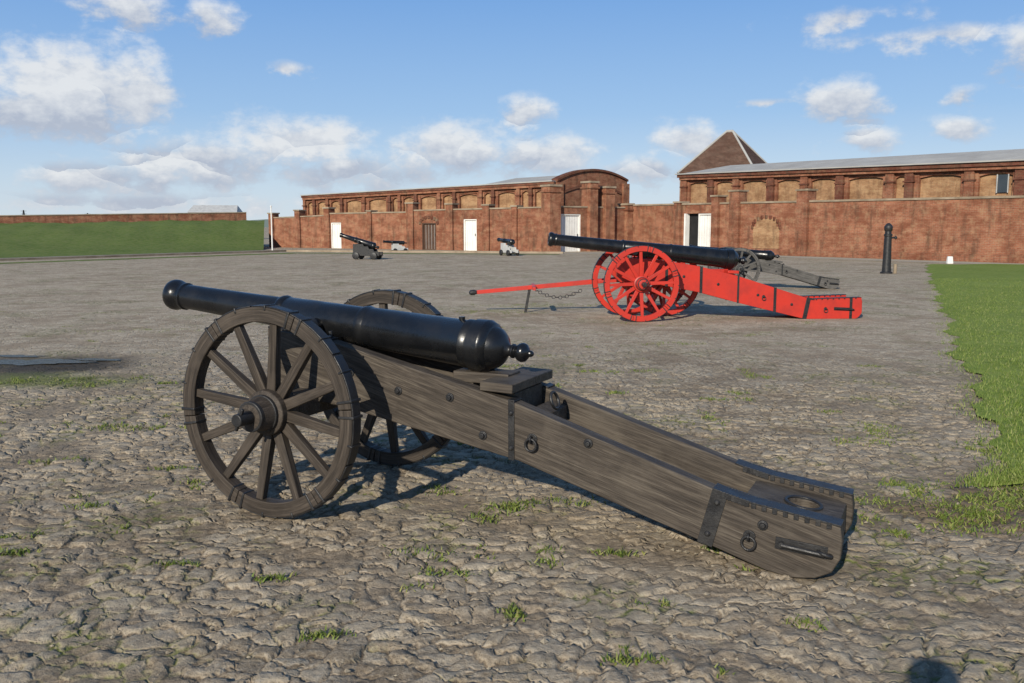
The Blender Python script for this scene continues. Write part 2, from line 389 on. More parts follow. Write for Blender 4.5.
# distant guns
def garrison(name,loc,rz,sc,mc,elev,hi=0.):
    e=empty(name,loc,rz,sc); mb=MB()
    prof=[(-.6,.85+hi),(.0,.85+hi),(.05,.72+hi),(.3,.72+hi),(.35,.58+hi),(.6,.58+hi),(.65,.42),(.95,.42),(.95,.2),(-.6,.2)]
    for s in(-1,1): mb.prism(prof,lambda x:s*.24-.05,lambda x:s*.24+.05,mc)
    mb.box((0,0,.3),(1.3,.4,.12),mc)
    for x in(-.4,.65):
        mb.cyl((x,-.42,.2),(x,.42,.2),.05,'iron')
        for s in(-1,1): mb.lathe([(0,.17),(.01,.2),(.1,.2),(.11,.17)],(x,s*.36-.055,.2),(0,1,0),'iron',20)
    mb.build('carriage',e,.01)
    mb=MB(); a=math.radians(elev); ax=Vector((math.cos(a),0,-math.sin(a))); pv=Vector((-.25,0,.98+hi)); st=pv-ax*1.25
    pr=[(0,.05),(0,.13),(.05,.14),(.12,.11),(.9,.14),(.92,.16),(.98,.16),(1.0,.145),(1.5,.17),(2.,.19),(2.03,.2),(2.1,.2),(2.15,.16),(2.2,.06),(2.25,.05),(2.3,.08),(2.36,.08),(2.4,.02)]
    mb.lathe(pr,st,ax,'barrel',28); mb.cyl(pv+Vector((0,-.34,-.02)),pv+Vector((0,.34,-.02)),.07,'barrel'); mb.build('barrel',e,ang=50)
    return e
garrison('garrison_cannon',(-7.1,44.4,0),-.25,.87,'iron',17,.0)
garrison('garrison_cannon',(-.2,50.,0),-1.1,.8,'lightgrey',4)
garrison('garrison_cannon',(-7.0,56.5,0),.4,.62,'lightgrey',4)

# ------------------------------------------------------------------ post, small stone
e=empty('iron_bollard',(12.7,31.1,0)); mb=MB()
mb.lathe([(0,.2),(.05,.2),(.07,.15),(.3,.14),(1.25,.12),(1.27,.14),(1.32,.14),(1.34,.11),(1.42,.105),(1.45,.13),(1.55,.14),(1.6,.13),(1.66,.08),(1.7,.03)],(0,0,0),(0,0,1),'iron',24)
mb.cyl((.1,0,1.2),(.26,0,1.22),.03,'iron'); mb.lathe([(0,.01),(.03,.05),(.08,.05),(.12,.01)],(.26,0,1.15),(0,0,1),'iron',12)
mb.cyl((.34,0.1,.0),(.34,.1,.32),.06,'coping',n=10)
mb.build('post',e,ang=40)
e=empty('marker_stone',(18.6,39,0)); mb=MB(); mb.beam((0,0,0),(0,0,.32),.26,.2,'white',w2=.2,h2=.14); mb.build('stone',e,.03)

# ------------------------------------------------------------------ brick structures
class Line:
    def __init__(s,P,Q): s.P=Vector((*P,0)); s.Q=Vector((*Q,0)); s.L=(s.Q-s.P).length; s.d=(s.Q-s.P).normalized(); s.n=Vector((s.d.y,-s.d.x,0))
    def at(s,t,off,z): return s.P+s.d*t+s.n*off+Vector((0,0,z))
def lbox(mb,L,t0,t1,o0,o1,z0,z1,m,z0b=None,z1b=None):
    z0b=z0 if z0b is None else z0b; z1b=z1 if z1b is None else z1b
    P=[L.at(t0,o1,z0),L.at(t1,o1,z0b),L.at(t1,o0,z0b),L.at(t0,o0,z0),L.at(t0,o1,z1),L.at(t1,o1,z1b),L.at(t1,o0,z1b),L.at(t0,o0,z1)]
    G=[(t0+o1,z0,0),(t1+o1,z0b,0),(t1+o0,z0b,0),(t0+o0,z0,0),(t0+o1,z1,0),(t1+o1,z1b,0),(t1+o0,z1b,0),(t0+o0,z1,0)]
    mb.hexa(P,m,G,off=False)
def wall_open(mb,L,t0,t1,z,th,ops,m,zb=None):
    zf=lambda t: z+( (zb if zb is not None else z)-z)*(t-t0)/(t1-t0)
    cur=t0
    for a,b,h in sorted(ops):
        lbox(mb,L,cur,a,-th,0,0,zf(cur),m,0,zf(a)); lbox(mb,L,a,b,-th,0,h,zf(a),m,h,zf(b)); cur=b
    lbox(mb,L,cur,t1,-th,0,0,zf(cur),m,0,zf(t1))
def door(mb,L,a,b,h,m='white'):
    lbox(mb,L,a,b,-.2,-.14,0,h,m)
    lbox(mb,L,a,a+.08,-.13,-.04,0,h,m); lbox(mb,L,b-.08,b,-.13,-.04,0,h,m); lbox(mb,L,a+.08,b-.08,-.13,-.04,h-.08,h,m)
    n=max(3,int((b-a)/.2)); 
    for i in range(1,n): t=a+(b-a)*i/n; lbox(mb,L,t-.008,t+.008,-.139,-.13,.05,h-.1,'groove')
    lbox(mb,L,b-.2,b-.16,-.13,-.09,.95,1.1,'iron')
def tpx(L,px):  # distance along a wall line for a given bearing (tan bearing = (px-512)/911), used to set out bays
    k=(px-512)/911.; return (k*L.P.y-L.P.x)/(L.d.x-k*L.d.y)

# --- left range: front enclosure wall
LA=Line((-18.3,70),(2.5,57)); LL=LA.L
e=empty('brick_wall'); mb=MB()
ta=lambda px: tpx(LA,px)
s1,s2=ta(330),ta(412)
wall_open(mb,LA,0,s1,2.15,.35,[],'brick',2.3)
wall_open(mb,LA,s1,s2,2.45,.35,[(ta(333),ta(343),1.85)],'brick',2.5)
wall_open(mb,LA,s2,LL,2.6,.35,[(ta(423),ta(437),1.8),(ta(464),ta(477),2.05)],'brick2',2.72)
lbox(mb,LA,0,s1-.2,-.4,.05,2.17,2.25,'coping',2.32,2.4)
lbox(mb,LA,s1+.0,s2,-.4,.05,2.452,2.54,'coping',2.502,2.59); lbox(mb,LA,s2,LL,-.4,.05,2.602,2.69,'coping',2.722,2.81)
for px,h,w in ((275,2.5,.45),(301,2.7,.5),(330,2.85,.5),(372,2.6,.35),(412,3.1,.6),(451,3.0,.55),(487,2.9,.5),(515,2.8,.4)):
    t=ta(px); lbox(mb,LA,t-w/2,t+w/2,-.5,.14,0,h,'brick2'); lbox(mb,LA,t-w/2-.06,t+w/2+.06,-.56,.2,h+.002,h+.1,'coping')
c=ta(430)
for i in range(9):
    an=math.pi*(i+.5)/9; p=LA.at(c+math.cos(an)*.75,.03,1.75+.45*math.sin(an)); mb.box(p,(.16,.12,.2),'darkbrick')
mb.build('wall',e,smooth=False)
mb=MB(); door(mb,LA,ta(333),ta(343),1.85); door(mb,LA,ta(423),ta(437),1.8,'brown'); door(mb,LA,ta(464),ta(477),2.05); mb.build('doors',e,smooth=False)

# --- gate piers and link wall between ranges
LG=Line((2.5,57),(7.75,60.6)); e=empty('gate_wall'); mb=MB(); tg=lambda px:tpx(LG,px)
wall_open(mb,LG,.3,LG.L,2.75,.35,[(tg(557),tg(580),2.35)],'brick2')
lbox(mb,LG,.3,LG.L,-.4,.05,2.752,2.84,'coping')
for px,h,w in ((544,4.0,.85),(590,4.3,.62),(606,4.0,.75),(626,2.95,.5)):
    t=tg(px) if px>544 else .0
    lbox(mb,LG,t-w/2,t+w/2,-.6,.3,0,h,'brick'); lbox(mb,LG,t-w/2-.08,t+w/2+.08,-.68,.38,h-.35,h-.25,'brick2'); lbox(mb,LG,t-w/2-.06,t+w/2+.06,-.66,.36,h+.002,h+.12,'coping')
mb.build('wall',e,smooth=False); mb=MB(); door(mb,LG,tg(557),tg(580),2.35); mb.build('door',e,smooth=False)

# --- left range building
def bays(mb,L,ts,zf,zbase,of,pw,red='brick2',dk='darkbrick'):
    for i in range(len(ts)-1):
        t0,t1=ts[i],ts[i+1]; z0=zf(t0)-of; z1=zf(t1)-of
        mrg=.12*(t1-t0)+.1
        lbox(mb,L,t0,t0+mrg,-.19,0,zbase,z0,red if i%2 else 'brick',zbase,z0+(z1-z0)*mrg/(t1-t0)); lbox(mb,L,t1-mrg,t1,-.19,0,zbase,z1,red if (i+1)%3 else 'brick')
        lbox(mb,L,t0+mrg,t1-mrg,-.19,-.02,z0-.16,z0,red,z1-.16,z1)
        lbox(mb,L,t0+mrg,t1-mrg,-.19,-.02,zbase,zbase+.18,red)
        w=t1-t0-2*mrg; n=8
        for j in range(n):
            a=t0+mrg+w*j/n; b=a+w/n; g=lambda t: z0-.18-.13*((t-(t0+t1)/2)/(w/2))**2
            lbox(mb,L,a,b,-.19,-.06,min(g(a),z0-.17),z0-.161,'brick' if i%2 else red,min(g(b),z0-.17),z0-.161)
        lbox(mb,L,t0-pw,t0+pw,.0,.16,zbase,z0+.1,dk if i%2 else red); lbox(mb,L,t0-pw-.06,t0+pw+.06,.0,.22,z0-.5,z0-.42,dk)
LB=Line((-16.3,73),(2.75,60)); e=empty('brick_magazine'); mb=MB(); L=LB.L
za,zb_=3.95,4.45; zf=lambda t: za+(zb_-za)*t/L
lbox(mb,LB,0,L,-7,-.2,0,za-.02,'ochre',0,zb_-.02)
lbox(mb,LB,0,L,-.199,.02,0,2.3,'brick2')
ts=[0]+[tpx(LB,p) for p in (318,331,345,367,392,402,418,441,456,482,494,519,531)]+[L-.25]
bays(mb,LB,ts,zf,2.31,.32,.13)
lbox(mb,LB,-.15,L+.1,-.19,.2,za-.318,za-.16,'brick',zb_-.318,zb_-.16)
lbox(mb,LB,-.2,L+.1,-.25,.26,za-.158,za-.0,'darkbrick',zb_-.158,zb_)
lbox(mb,LB,L-.24,L,.0,.2,0,zb_-.32,'brick')
mb.build('walls',e,smooth=False)
mb=MB()
P=[LB.at(-.2,.3,za+.003),LB.at(L,.3,zb_+.003),LB.at(L,-3.4,zb_+.3),LB.at(-.2,-3.4,za+.3),LB.at(L,-7,zb_+.003),LB.at(-.2,-7,za+.003)]
mb.add(P,[(0,1,2,3),(3,2,4,5),(0,3,5),(1,4,2)],'lead'); lbox(mb,LB,-.2,L,-.05,.32,za+.004,za+.07,'lead',zb_+.004,zb_+.07); mb.build('roof',e,smooth=False)
LC=Line((2.9,60.1),(8.0,64.4)); mb=MB(); n=20; w=LC.L
lbox(mb,LC,0,w,-.4,0,0,3.2,'brick2')
for i in range(n):
    a=w*i/n;b=w*(i+1)/n; fz=lambda t: 4.5+.15*t/w+.68*(1-((t-w/2)/(w/2))**2)
    lbox(mb,LC,a,b,-.4,0,3.2,fz(a),'brick2',3.2,fz(b)); lbox(mb,LC,a,b,-.5,.12,fz(a)+.002,fz(a)+.14,'darkbrick',fz(b)+.002,fz(b)+.14)
    g=lambda t: 3.5+.7*(1-((t-w/2)/(w/2))**2)
    if 2<=i<18: lbox(mb,LC,a,b,.0,.08,g(a),g(a)+.16,'darkbrick',g(b),g(b)+.16)
lbox(mb,LC,-.1,.5,0,.14,0,4.4,'brick'); lbox(mb,LC,w-.5,w+.1,0,.14,0,4.5,'brick')
P=[LC.at(0,-.4,4.5),LC.at(w,-.4,4.6),LC.at(w,-8,4.6),LC.at(0,-8,4.5),LC.at(w/2,-.4,5.1),LC.at(w/2,-8,5.1)]
mb.add(P,[(0,4,5,3),(4,1,2,5)],'lead'); lbox(mb,LC,0,.3,-8,-.4,0,4.5,'brick2'); lbox(mb,LC,w-.3,w,-8,-.4,0,4.6,'brick2')
mb.build('gable_end',e,smooth=False)

# --- right enclosure wall
LD=Line((7.75,60.6),(30.2,27.6)); e=empty('brick_wall'); mb=MB(); td=lambda px:tpx(LD,px); L=LD.L
wall_open(mb,LD,0,L,2.9,.4,[(td(683),td(711),2.35)],'brick',2.75)
lbox(mb,LD,0,L,-.46,.06,2.902,3.0,'coping',2.752,2.85)
lbox(mb,LD,0,td(683)-.3,0,.06,.0,.35,'brick2'); lbox(mb,LD,td(711)+.3,L,0,.06,.0,.35,'brick2')
for px,h,w in ((681-4,3.0,.5),(714,3.3,.5),(733,3.55,.7),(800,3.45,.7)):
    t=td(px); lbox(mb,LD,t-w/2,t+w/2,-.5,.22,0,h,'brick2'); lbox(mb,LD,t-w/2-.06,t+w/2+.06,-.56,.28,h+.002,h+.1,'coping')
a,b=td(750),td(777)
n=10
for i in range(n+1):
    an=math.pi*i/n; c=(a+b)/2; r=(b-a)/2
    p=LD.at(c+math.cos(an)*r,.03,1.55+.55*math.sin(an)); mb.box(p,(.12,.12,.2),'darkbrick')
lbox(mb,LD,a+.05,b-.05,.0,.03,.36,1.55,'ochre'); lbox(mb,LD,a+.25,b-.25,.0,.03,1.55,2.0,'ochre')
mb.build('wall',e,smooth=False)
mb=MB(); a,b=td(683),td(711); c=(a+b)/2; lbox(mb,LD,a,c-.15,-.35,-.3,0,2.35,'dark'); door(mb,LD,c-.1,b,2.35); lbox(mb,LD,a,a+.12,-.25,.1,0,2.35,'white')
mb.build('doors',e,smooth=False)

# --- right range building
LE=Line((11.4,62.3),(33.3,30.0)); e=empty('brick_storehouse'); mb=MB(); L=LE.L
za,zb_=5.0,4.35; 
lbox(mb,LE,0,L,-8,-.2,0,za-.01,'ochre',0,zb_-.01)
zf=lambda t: za+(zb_-za)*t/L
lbox(mb,LE,0,L,-.199,.02,0,2.8,'brick2')
te=[tpx(LE,p) for p in (682,708,733,767,800,835,884,903,962,1012,1050,1080,1110)]
bays(mb,LE,te,zf,2.81,.36,.24)
lbox(mb,LE,0,L,-.19,.25,za-.36,za-.2,'brick',zb_-.36,zb_-.2); lbox(mb,LE,-.1,L,-.25,.36,za-.198,za,'darkbrick',zb_-.198,zb_)
t=tpx(LE,993); lbox(mb,LE,t-.25,t+.25,-.185,-.1,3.2,4.05,'glass'); 
for q in(-.27,.27): lbox(mb,LE,t+q-.02,t+q+.02,-.1,-.05,3.18,4.07,'lightgrey')
mb.build('walls',e,smooth=False); mb=MB()
P=[LE.at(-.2,.45,za+.003),LE.at(L,.45,zb_+.003),LE.at(L,-4,zb_+.95),LE.at(.6,-4,za+.75),LE.at(L,-8.3,zb_+.003),LE.at(-.2,-8.3,za+.003)]
mb.add(P,[(0,1,2,3),(3,2,4,5),(0,3,5),(1,4,2)],'lead'); lbox(mb,LE,-.2,L,-.05,.47,za+.004,za+.07,'lead',zb_+.004,zb_+.07)
mb.build('roof',e,smooth=False)

# --- hip roofed block behind
e=empty('hip_roofed_house',(17.6,75.5,0),-.55); mb=MB()
mb.box((0,0,2.9),(6,6,5.8),'brick2',off=False)
h0,h1,a=5.8,9.2,3.15
V=[(-a,-a,h0),(a,-a,h0),(a,a,h0),(-a,a,h0),(-.25,0,h1),(.25,0,h1)]
mb.add(V,[(0,1,5,4),(1,2,5),(2,3,4,5),(3,0,4)],'tile',[(v[0]+v[1],v[2]*1.3,0) for v in V],off=False)
for c,p in((0,4),(1,5),(2,5),(3,4)): mb.cyl(V[c],V[p],.09,'lead',n=8)
mb.cyl(V[4],V[5],.11,'lead',n=8); mb.build('house',e,smooth=False)

# --- left parapet, bank, far things
e=empty('brick_parapet'); mb=MB(); LP=Line((-60,53),(-22,76.5)); lbox(mb,LP,0,LP.L,-.5,0,0,1.75,'brick2',0,2.68); lbox(mb,LP,0,LP.L,-.55,.05,1.752,1.83,'coping',2.682,2.75); mb.build('parapet',e,smooth=False)
e=empty('white_hut',(-35.9,112,0),.1); mb=MB(); mb.box((0,0,1.6),(5.6,4,3.2),'white',off=False)
V=[(-2.9,-2.1,3.2),(2.9,-2.1,3.2),(2.9,2.1,3.2),(-2.9,2.1,3.2),(-2.6,0,4.1),(2.6,0,4.1)]; mb.add(V,[(0,1,5,4),(1,2,5),(2,3,4,5),(3,0,4)],'lightgrey'); mb.build('hut',e,smooth=False)
e=empty('marker_pole',(-15.9,61.,0)); mb=MB(); mb.cyl((0,0,0),(0,0,2.85),.045,'white',.035,10); mb.lathe([(0,.06),(.06,.06),(.1,.01)],(0,0,2.85),(0,0,1),'white',10); mb.build('pole',e)
for X,Y,h in((-222,420,8.8),(-193,420,7.4)):
    e=empty('lattice_mast',(X,Y,0)); mb=MB()
    for s in(-1,1):
        for q in(-1,1): mb.cyl((s*.9,q*.9,0),(s*.12,q*.12,h),.16,'iron',.1,n=6)
    for z in(h*.62,h*.8,h*.95): mb.beam((-1.3,0,z),(1.3,0,z),.14,.14,'iron')
    mb.build('mast',e)

# ------------------------------------------------------------------ ground
def geo_axis(lo,hi,step,far0,far1,g):
    a=list(np.arange(lo,hi,step)); s=step;x=a[-1]
    while x<far1: s*=g; x+=s; a.append(x)
    s=step;x=a[0];b=[]
    while x>far0: s*=g; x-=s; b.append(x)
    return np.array(b[::-1]+a)
xs=geo_axis(-4.2,4.6,.018,-1500,1500,1.045); ys=geo_axis(2.5,8.6,.018,-300,2500,1.02)
def grid_obj(name,xs,ys,zf,mat,attrf=None):
    X,Y=np.meshgrid(xs,ys); nx,ny=len(xs),len(ys); Z=zf(X,Y)
    co=np.stack([X,Y,Z],-1).reshape(-1,3).astype(np.float32)
    idx=np.arange(nx*ny).reshape(ny,nx); q=np.stack([idx[:-1,:-1],idx[:-1,1:],idx[1:,1:],idx[1:,:-1]],-1).reshape(-1,4)
    me=bpy.data.meshes.new(name); me.vertices.add(len(co)); me.vertices.foreach_set('co',co.ravel())
    me.loops.add(q.size); me.loops.foreach_set('vertex_index',q.ravel().astype(np.int32))
    me.polygons.add(len(q)); me.polygons.foreach_set('loop_start',np.arange(0,q.size,4,dtype=np.int32)); me.polygons.foreach_set('loop_total',np.full(len(q),4,dtype=np.int32))
    me.polygons.foreach_set('use_smooth',np.ones(len(q),dtype=bool))
    me.update(calc_edges=True)
    if attrf is not None:
        a=me.attributes.new('disp','FLOAT','POINT'); a.data.foreach_set('value',attrf(X,Y).ravel().astype(np.float32))
    me.materials.append(mat); o=bpy.data.objects.new(name,me); COL.objects.link(o); return o

def mat_cobble():
    m,nt,b,o=new_mat('rubble_stone_paving'); k=N(nt); m.displacement_method='DISPLACEMENT'
    P=k.geo()
    def warp(base,src,sc,det,amt):
        wn=k.noise(src,sc,det,.6); wv=k.n('ShaderNodeVectorMath',operation='SUBTRACT'); k.l(wn.outputs['Color'],wv.inputs[0]); wv.inputs[1].default_value=(.5,.5,.5)
        ws=k.n('ShaderNodeVectorMath',operation='SCALE'); k.l(wv.outputs[0],ws.inputs[0]); ws.inputs['Scale'].default_value=amt
        va=k.n('ShaderNodeVectorMath',operation='ADD'); k.l(base,va.inputs[0]); k.l(ws.outputs[0],va.inputs[1]); return va.outputs[0]
    va=warp(P,P,1.6,3,.5); vb=warp(va,P,13.,2,.1)
    W=k.mapping(vb,(1,1.25,0),rot=(0,0,.3))
    v1=k.n('ShaderNodeTexVoronoi',voronoi_dimensions='2D',feature='DISTANCE_TO_EDGE'); k.l(W,v1.inputs['Vector']); v1.inputs['Scale'].default_value=8.2
    v2=k.n('ShaderNodeTexVoronoi',voronoi_dimensions='2D',feature='F1'); k.l(W,v2.inputs['Vector']); v2.inputs['Scale'].default_value=8.2
    edge=v1.outputs['Distance']; cell=v2.outputs['Color']; sep=k.n('ShaderNodeSeparateColor'); k.l(cell,sep.inputs[0])
    big=k.noise(P,.35,4,.6); med=k.noise(P,1.3,4,.7); fine=k.noise(P,34.,4,.78); mid=k.noise(P,10.,4,.7)
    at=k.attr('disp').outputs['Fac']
    soil=k.mapr(med.outputs[0],.47,.62,0,1,'SMOOTHSTEP')
    ed2=k.math('ADD',edge,k.math('MULTIPLY',k.math('SUBTRACT',mid.outputs[0],.5),.22))
    dome=k.mapr(ed2,.0,.16,0,1,'SMOOTHSTEP')
    proud=k.math('MULTIPLY',k.math('ADD',.2,k.math('MULTIPLY',sep.outputs[1],.85)),k.math('SUBTRACT',1,k.math('MULTIPLY',soil,.65)))
    stone_c=k.ramp(sep.outputs[0],[(0,(.17,.138,.098)),(.3,(.25,.205,.15)),(.6,(.32,.27,.2)),(.85,(.4,.345,.262)),(1,(.21,.18,.135))])
    stone_c=k.mix(k.mapr(mid.outputs[0],.35,.65,0,.75),stone_c,(.275,.222,.158))
    stone_c=k.mix(k.mapr(fine.outputs[0],.5,.66,0,.65),stone_c,(.46,.4,.31))
    stone_c=k.mix(k.mapr(fine.outputs[0],.46,.32,0,.75),stone_c,(.1,.078,.053))
    joint_c=k.mix(k.mapr(fine.outputs[0],.36,.64),(.1,.072,.046),(.25,.19,.128))
    jm=k.mapr(ed2,.0,.09,1,0,'SMOOTHSTEP')
    jm=k.math('MAXIMUM',k.math('MULTIPLY',jm,.85),k.math('MULTIPLY',soil,.68))
    c=k.mix(jm,stone_c,joint_c)
    c=k.mix(k.mapr(big.outputs[0],.4,.65,.0,.3),c,(.38,.32,.24))
    c=k.mix(k.mapr(k.noise(P,.8,4,.7).outputs[0],.52,.68,0,.35),c,(.15,.115,.078))
    lit_gain=k.math('SUBTRACT',1.38,k.math('MULTIPLY',at,.38)); gv=k.n('ShaderNodeVectorMath',operation='SCALE'); k.l(c,gv.inputs[0]); k.l(lit_gain,gv.inputs['Scale']); c=gv.outputs[0]  # painted light: undisplaced far paving lightened to imitate sunlit stone faces
    mo=k.noise(P,.75,5,.74); mm=k.mapr(mo.outputs[0],.51,.62,0,1,'SMOOTHSTEP'); mm=k.math('MULTIPLY',mm,k.mapr(fine.outputs[0],.4,.54))
    mm=k.math('MULTIPLY',mm,k.mapr(edge,.04,.18,1,.1))
    c=k.mix(k.math('MULTIPLY',mm,.85),c,(.11,.135,.032))
    def spot(cx,cy,rx,ry,r0=.7,r1=1.15):
        s=k.n('ShaderNodeVectorMath',operation='SUBTRACT'); k.l(va,s.inputs[0]); s.inputs[1].default_value=(cx,cy,0)
        q=k.n('ShaderNodeVectorMath',operation='MULTIPLY'); k.l(s.outputs[0],q.inputs[0]); q.inputs[1].default_value=(1/rx,1/ry,0)
        l=k.n('ShaderNodeVectorMath',operation='LENGTH'); k.l(q.outputs[0],l.inputs[0]); 
        return k.mapr(k.math('ADD',l.outputs['Value'],k.math('MULTIPLY',k.math('SUBTRACT',mo.outputs[0],.5),1.8)),r0,r1,1,0,'SMOOTHSTEP')
    wet=spot(-5.5,10.6,1.15,.8,.45,1.35)
    grn=spot(-5.1,9.45,1.3,.5,.5,1.3)
    grn=k.math('MULTIPLY',grn,k.mapr(fine.outputs[0],.35,.5))
    earth=spot(2.9,5.1,1.0,.4)
    c=k.mix(k.math('MULTIPLY',earth,.8),c,(.13,.095,.06))
    c=k.mix(k.math('MULTIPLY',wet,.9),c,(.036,.03,.022))
    c=k.mix(k.math('MULTIPLY',grn,.85),c,(.11,.135,.035))
    k.l(c,b.inputs['Base Color']); b.inputs['Specular IOR Level'].default_value=.12
    k.l(k.math('SUBTRACT',.9,k.math('MULTIPLY',wet,.2)),b.inputs['Roughness'])
    hh=k.math('ADD',k.math('MULTIPLY',dome,proud),k.math('MULTIPLY',mid.outputs[0],.75))
    hb=k.math('ADD',hh,k.math('MULTIPLY',fine.outputs[0],.8))
    k.l(k.bump(hb,k.mapr(at,0,1,.6,.6),.022),b.inputs['Normal'])
    dsp=k.n('ShaderNodeDisplacement'); dsp.inputs['Midlevel'].default_value=1.2; dsp.inputs['Scale'].default_value=.026
    k.l(k.math('ADD',k.math('MULTIPLY',k.math('SUBTRACT',hh,1.2),at),1.2),dsp.inputs['Height'])
    k.l(dsp.outputs[0],o.inputs['Displacement']); return m
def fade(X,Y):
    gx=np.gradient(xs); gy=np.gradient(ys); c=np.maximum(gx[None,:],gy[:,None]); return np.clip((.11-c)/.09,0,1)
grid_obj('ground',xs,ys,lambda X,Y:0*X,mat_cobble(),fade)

def mat_grass(name,c1,c2,c3,sc=1.):
    m,nt,b,o=new_mat(name); k=N(nt); P=k.geo()
    n1=k.noise(P,.5*sc,5,.65); n2=k.noise(P,7*sc,5,.75); n3=k.noise(P,50.,2,.7)
    c=k.mix(k.mapr(n1.outputs[0],.38,.64),c1,c2); c=k.mix(k.mapr(n2.outputs[0],.45,.68,0,.8),c,c3)
    c=k.mix(k.mapr(n2.outputs[0],.46,.34,0,.6),c,(c1[0]*.6,c1[1]*.6,c1[2]*.6))
    c=k.mix(k.mapr(n3.outputs[0],.5,.75,0,.35),c,(.06,.09,.02))
    k.l(c,b.inputs['Base Color']); b.inputs['Roughness'].default_value=.95; b.inputs['Specular IOR Level'].default_value=.1
    k.l(k.bump(n2.outputs[0],.45,.05),b.inputs['Normal']); return m
GM=mat_grass('lawn_turf',(.15,.21,.038),(.185,.25,.052),(.24,.26,.09))
GB=mat_grass('bank_turf',(.1,.145,.032),(.13,.175,.042),(.175,.18,.07),.5)
def bx(y): return 3.2+.432*(y-5.77)+.07*np.sin(y*2.1)+.06*np.sin(y*5.3+1)+.03*np.sin(y*13)+.05*np.sin(y*.9)
ly=np.concatenate([np.arange(5.6,14,.06),np.arange(14,38.2,.25)])
lu=np.concatenate([[0],np.cumsum(np.array([.06*1.12**i for i in range(48)]))]); lu=lu[lu<40]
def lawn():
    U,Yg=np.meshgrid(lu,ly); X=bx(Yg)+U
    front=5.62+.06*np.sin(X*3)+.03*np.sin(X*9+1)
    Yv=np.where(Yg<5.75,Yg*0+front+(Yg-5.6),Yg)
    Z=.006+.03*np.clip(U/.3,0,1)*np.clip((Yv-front)/.2,0,1)+.012*np.sin(X*2.3)*np.sin(Yv*1.7)*np.clip(U,0,1)
    co=np.stack([X,Yv,Z],-1).reshape(-1,3); nx,ny=len(lu),len(ly)
    idx=np.arange(nx*ny).reshape(ny,nx); q=np.stack([idx[:-1,:-1],idx[:-1,1:],idx[1:,1:],idx[1:,:-1]],-1).reshape(-1,4)
    me=bpy.data.meshes.new('lawn'); me.from_pydata(co.tolist(),[],q.tolist()); me.materials.append(GM); me.polygons.foreach_set('use_smooth',[True]*len(q))
    o=bpy.data.objects.new('lawn',me); COL.objects.link(o)
lawn()
def mat_blade(name,ca,cb,cc):
    m,nt,b,o=new_mat(name); k=N(nt); a=k.attr('tone').outputs['Fac']
    k.l(k.ramp(a,[(0,ca),(.6,cb),(1,cc)]),b.inputs['Base Color']); b.inputs['Roughness'].default_value=.6; b.inputs['Specular IOR Level'].default_value=.25
    return m
BL=mat_blade('grass_blades',(.1,.15,.024),(.165,.22,.044),(.29,.29,.115)); WD=mat_blade('weed_leaves',(.08,.12,.02),(.15,.195,.038),(.25,.24,.08))
def blades(name,pts,h,w,mat,lean=.5):
    n=len(pts); a=rng.uniform(0,2*np.pi,n); hh=h*rng.uniform(.5,1.3,n); ww=w*rng.uniform(.6,1.3,n)
    ld=rng.uniform(0,2*np.pi,n); le=rng.uniform(.1,1,n)*lean*hh
    d=np.stack([np.cos(a),np.sin(a),0*a],1)*ww[:,None]/2; L=np.stack([np.cos(ld)*le,np.sin(ld)*le,0*ld],1); up=np.zeros((n,3)); up[:,2]=hh
    V=np.stack([pts-d,pts+d,pts+up*.6+L*.4+d*.7,pts+up*.6+L*.4-d*.7,pts+up+L],1).reshape(-1,3)
    b=np.arange(n)*5; me=bpy.data.meshes.new(name)
    F=[f for i in b.tolist() for f in ((i,i+1,i+2,i+3),(i+3,i+2,i+4))]
    me.from_pydata(V.tolist(),[],F); t=me.attributes.new('tone','FLOAT','POINT'); t.data.foreach_set('value',np.repeat(rng.uniform(0,1,n)**1.3,5).astype(np.float32))
    me.materials.append(mat); o=bpy.data.objects.new(name,me); COL.objects.link(o); return o
n=90000; yy=5.5+(rng.uniform(0,1,n)**1.9)*22; uu=-.2+rng.uniform(0,1,n)**1.2*(1.2+.28*yy)
keep=(rng.uniform(0,1,n)<np.clip((uu+.2)/.42,.08,1)); yy=yy[keep]; uu=uu[keep]
xx=bx(yy)+uu; pts=np.stack([xx,yy,np.clip(uu/.3,0,1)*.03],1); blades('lawn_grass',pts,.035,.006,BL,.9)
wp=[(-.47,5.43,.16,.06),(.19,5.22,.22,.09),(-.01,5.07,.22,.08),(-.17,4.86,.12,.07),(-.35,4.32,.14,.11),(-.42,3.96,.06,.04),(-3.18,7.28,.35,.12),(-4.9,9.4,.9,.25),
    (-.22,17.1,.9,.5),(.5,18.5,1.2,.4),(1.27,10.1,.4,.15),(2.17,8.6,.12,.3),(-.72,3.44,.07,.04),(.01,3.67,.07,.04),(.72,3.15,.06,.03),(.46,4.38,.09,.04),
    (2.28,5.22,.2,.16),(2.43,5.0,.3,.24),(2.7,4.95,.3,.25),(2.47,5.53,.3,.14),(2.9,5.2,.3,.2),(2.62,6.74,.3,.1),(-5.5,14.1,.7,.3),(-2.29,5.96,.15,.06),(-3.3,6.1,.3,.05),(1.7,7.4,.06,.3),(2.6,9.8,.1,.5),(3.2,5.25,.4,.3),(-2.6,4.6,.1,.05),(3.4,6.2,.1,.6),(2.4,12.5,.7,.15),(2.9,7.2,.1,.3),(-1.2,8.5,.3,.1),(3.0,5.5,.4,.14),(3.6,5.4,.4,.2)]
for _ in range(90):
    y=3.+rng.uniform(0,1)**1.1*15; x=rng.uniform(-.6,.5)*y
    if x<bx(y)-.2: wp.append((x,y,rng.uniform(.02,.14),rng.uniform(.02,.07)))
P=[]
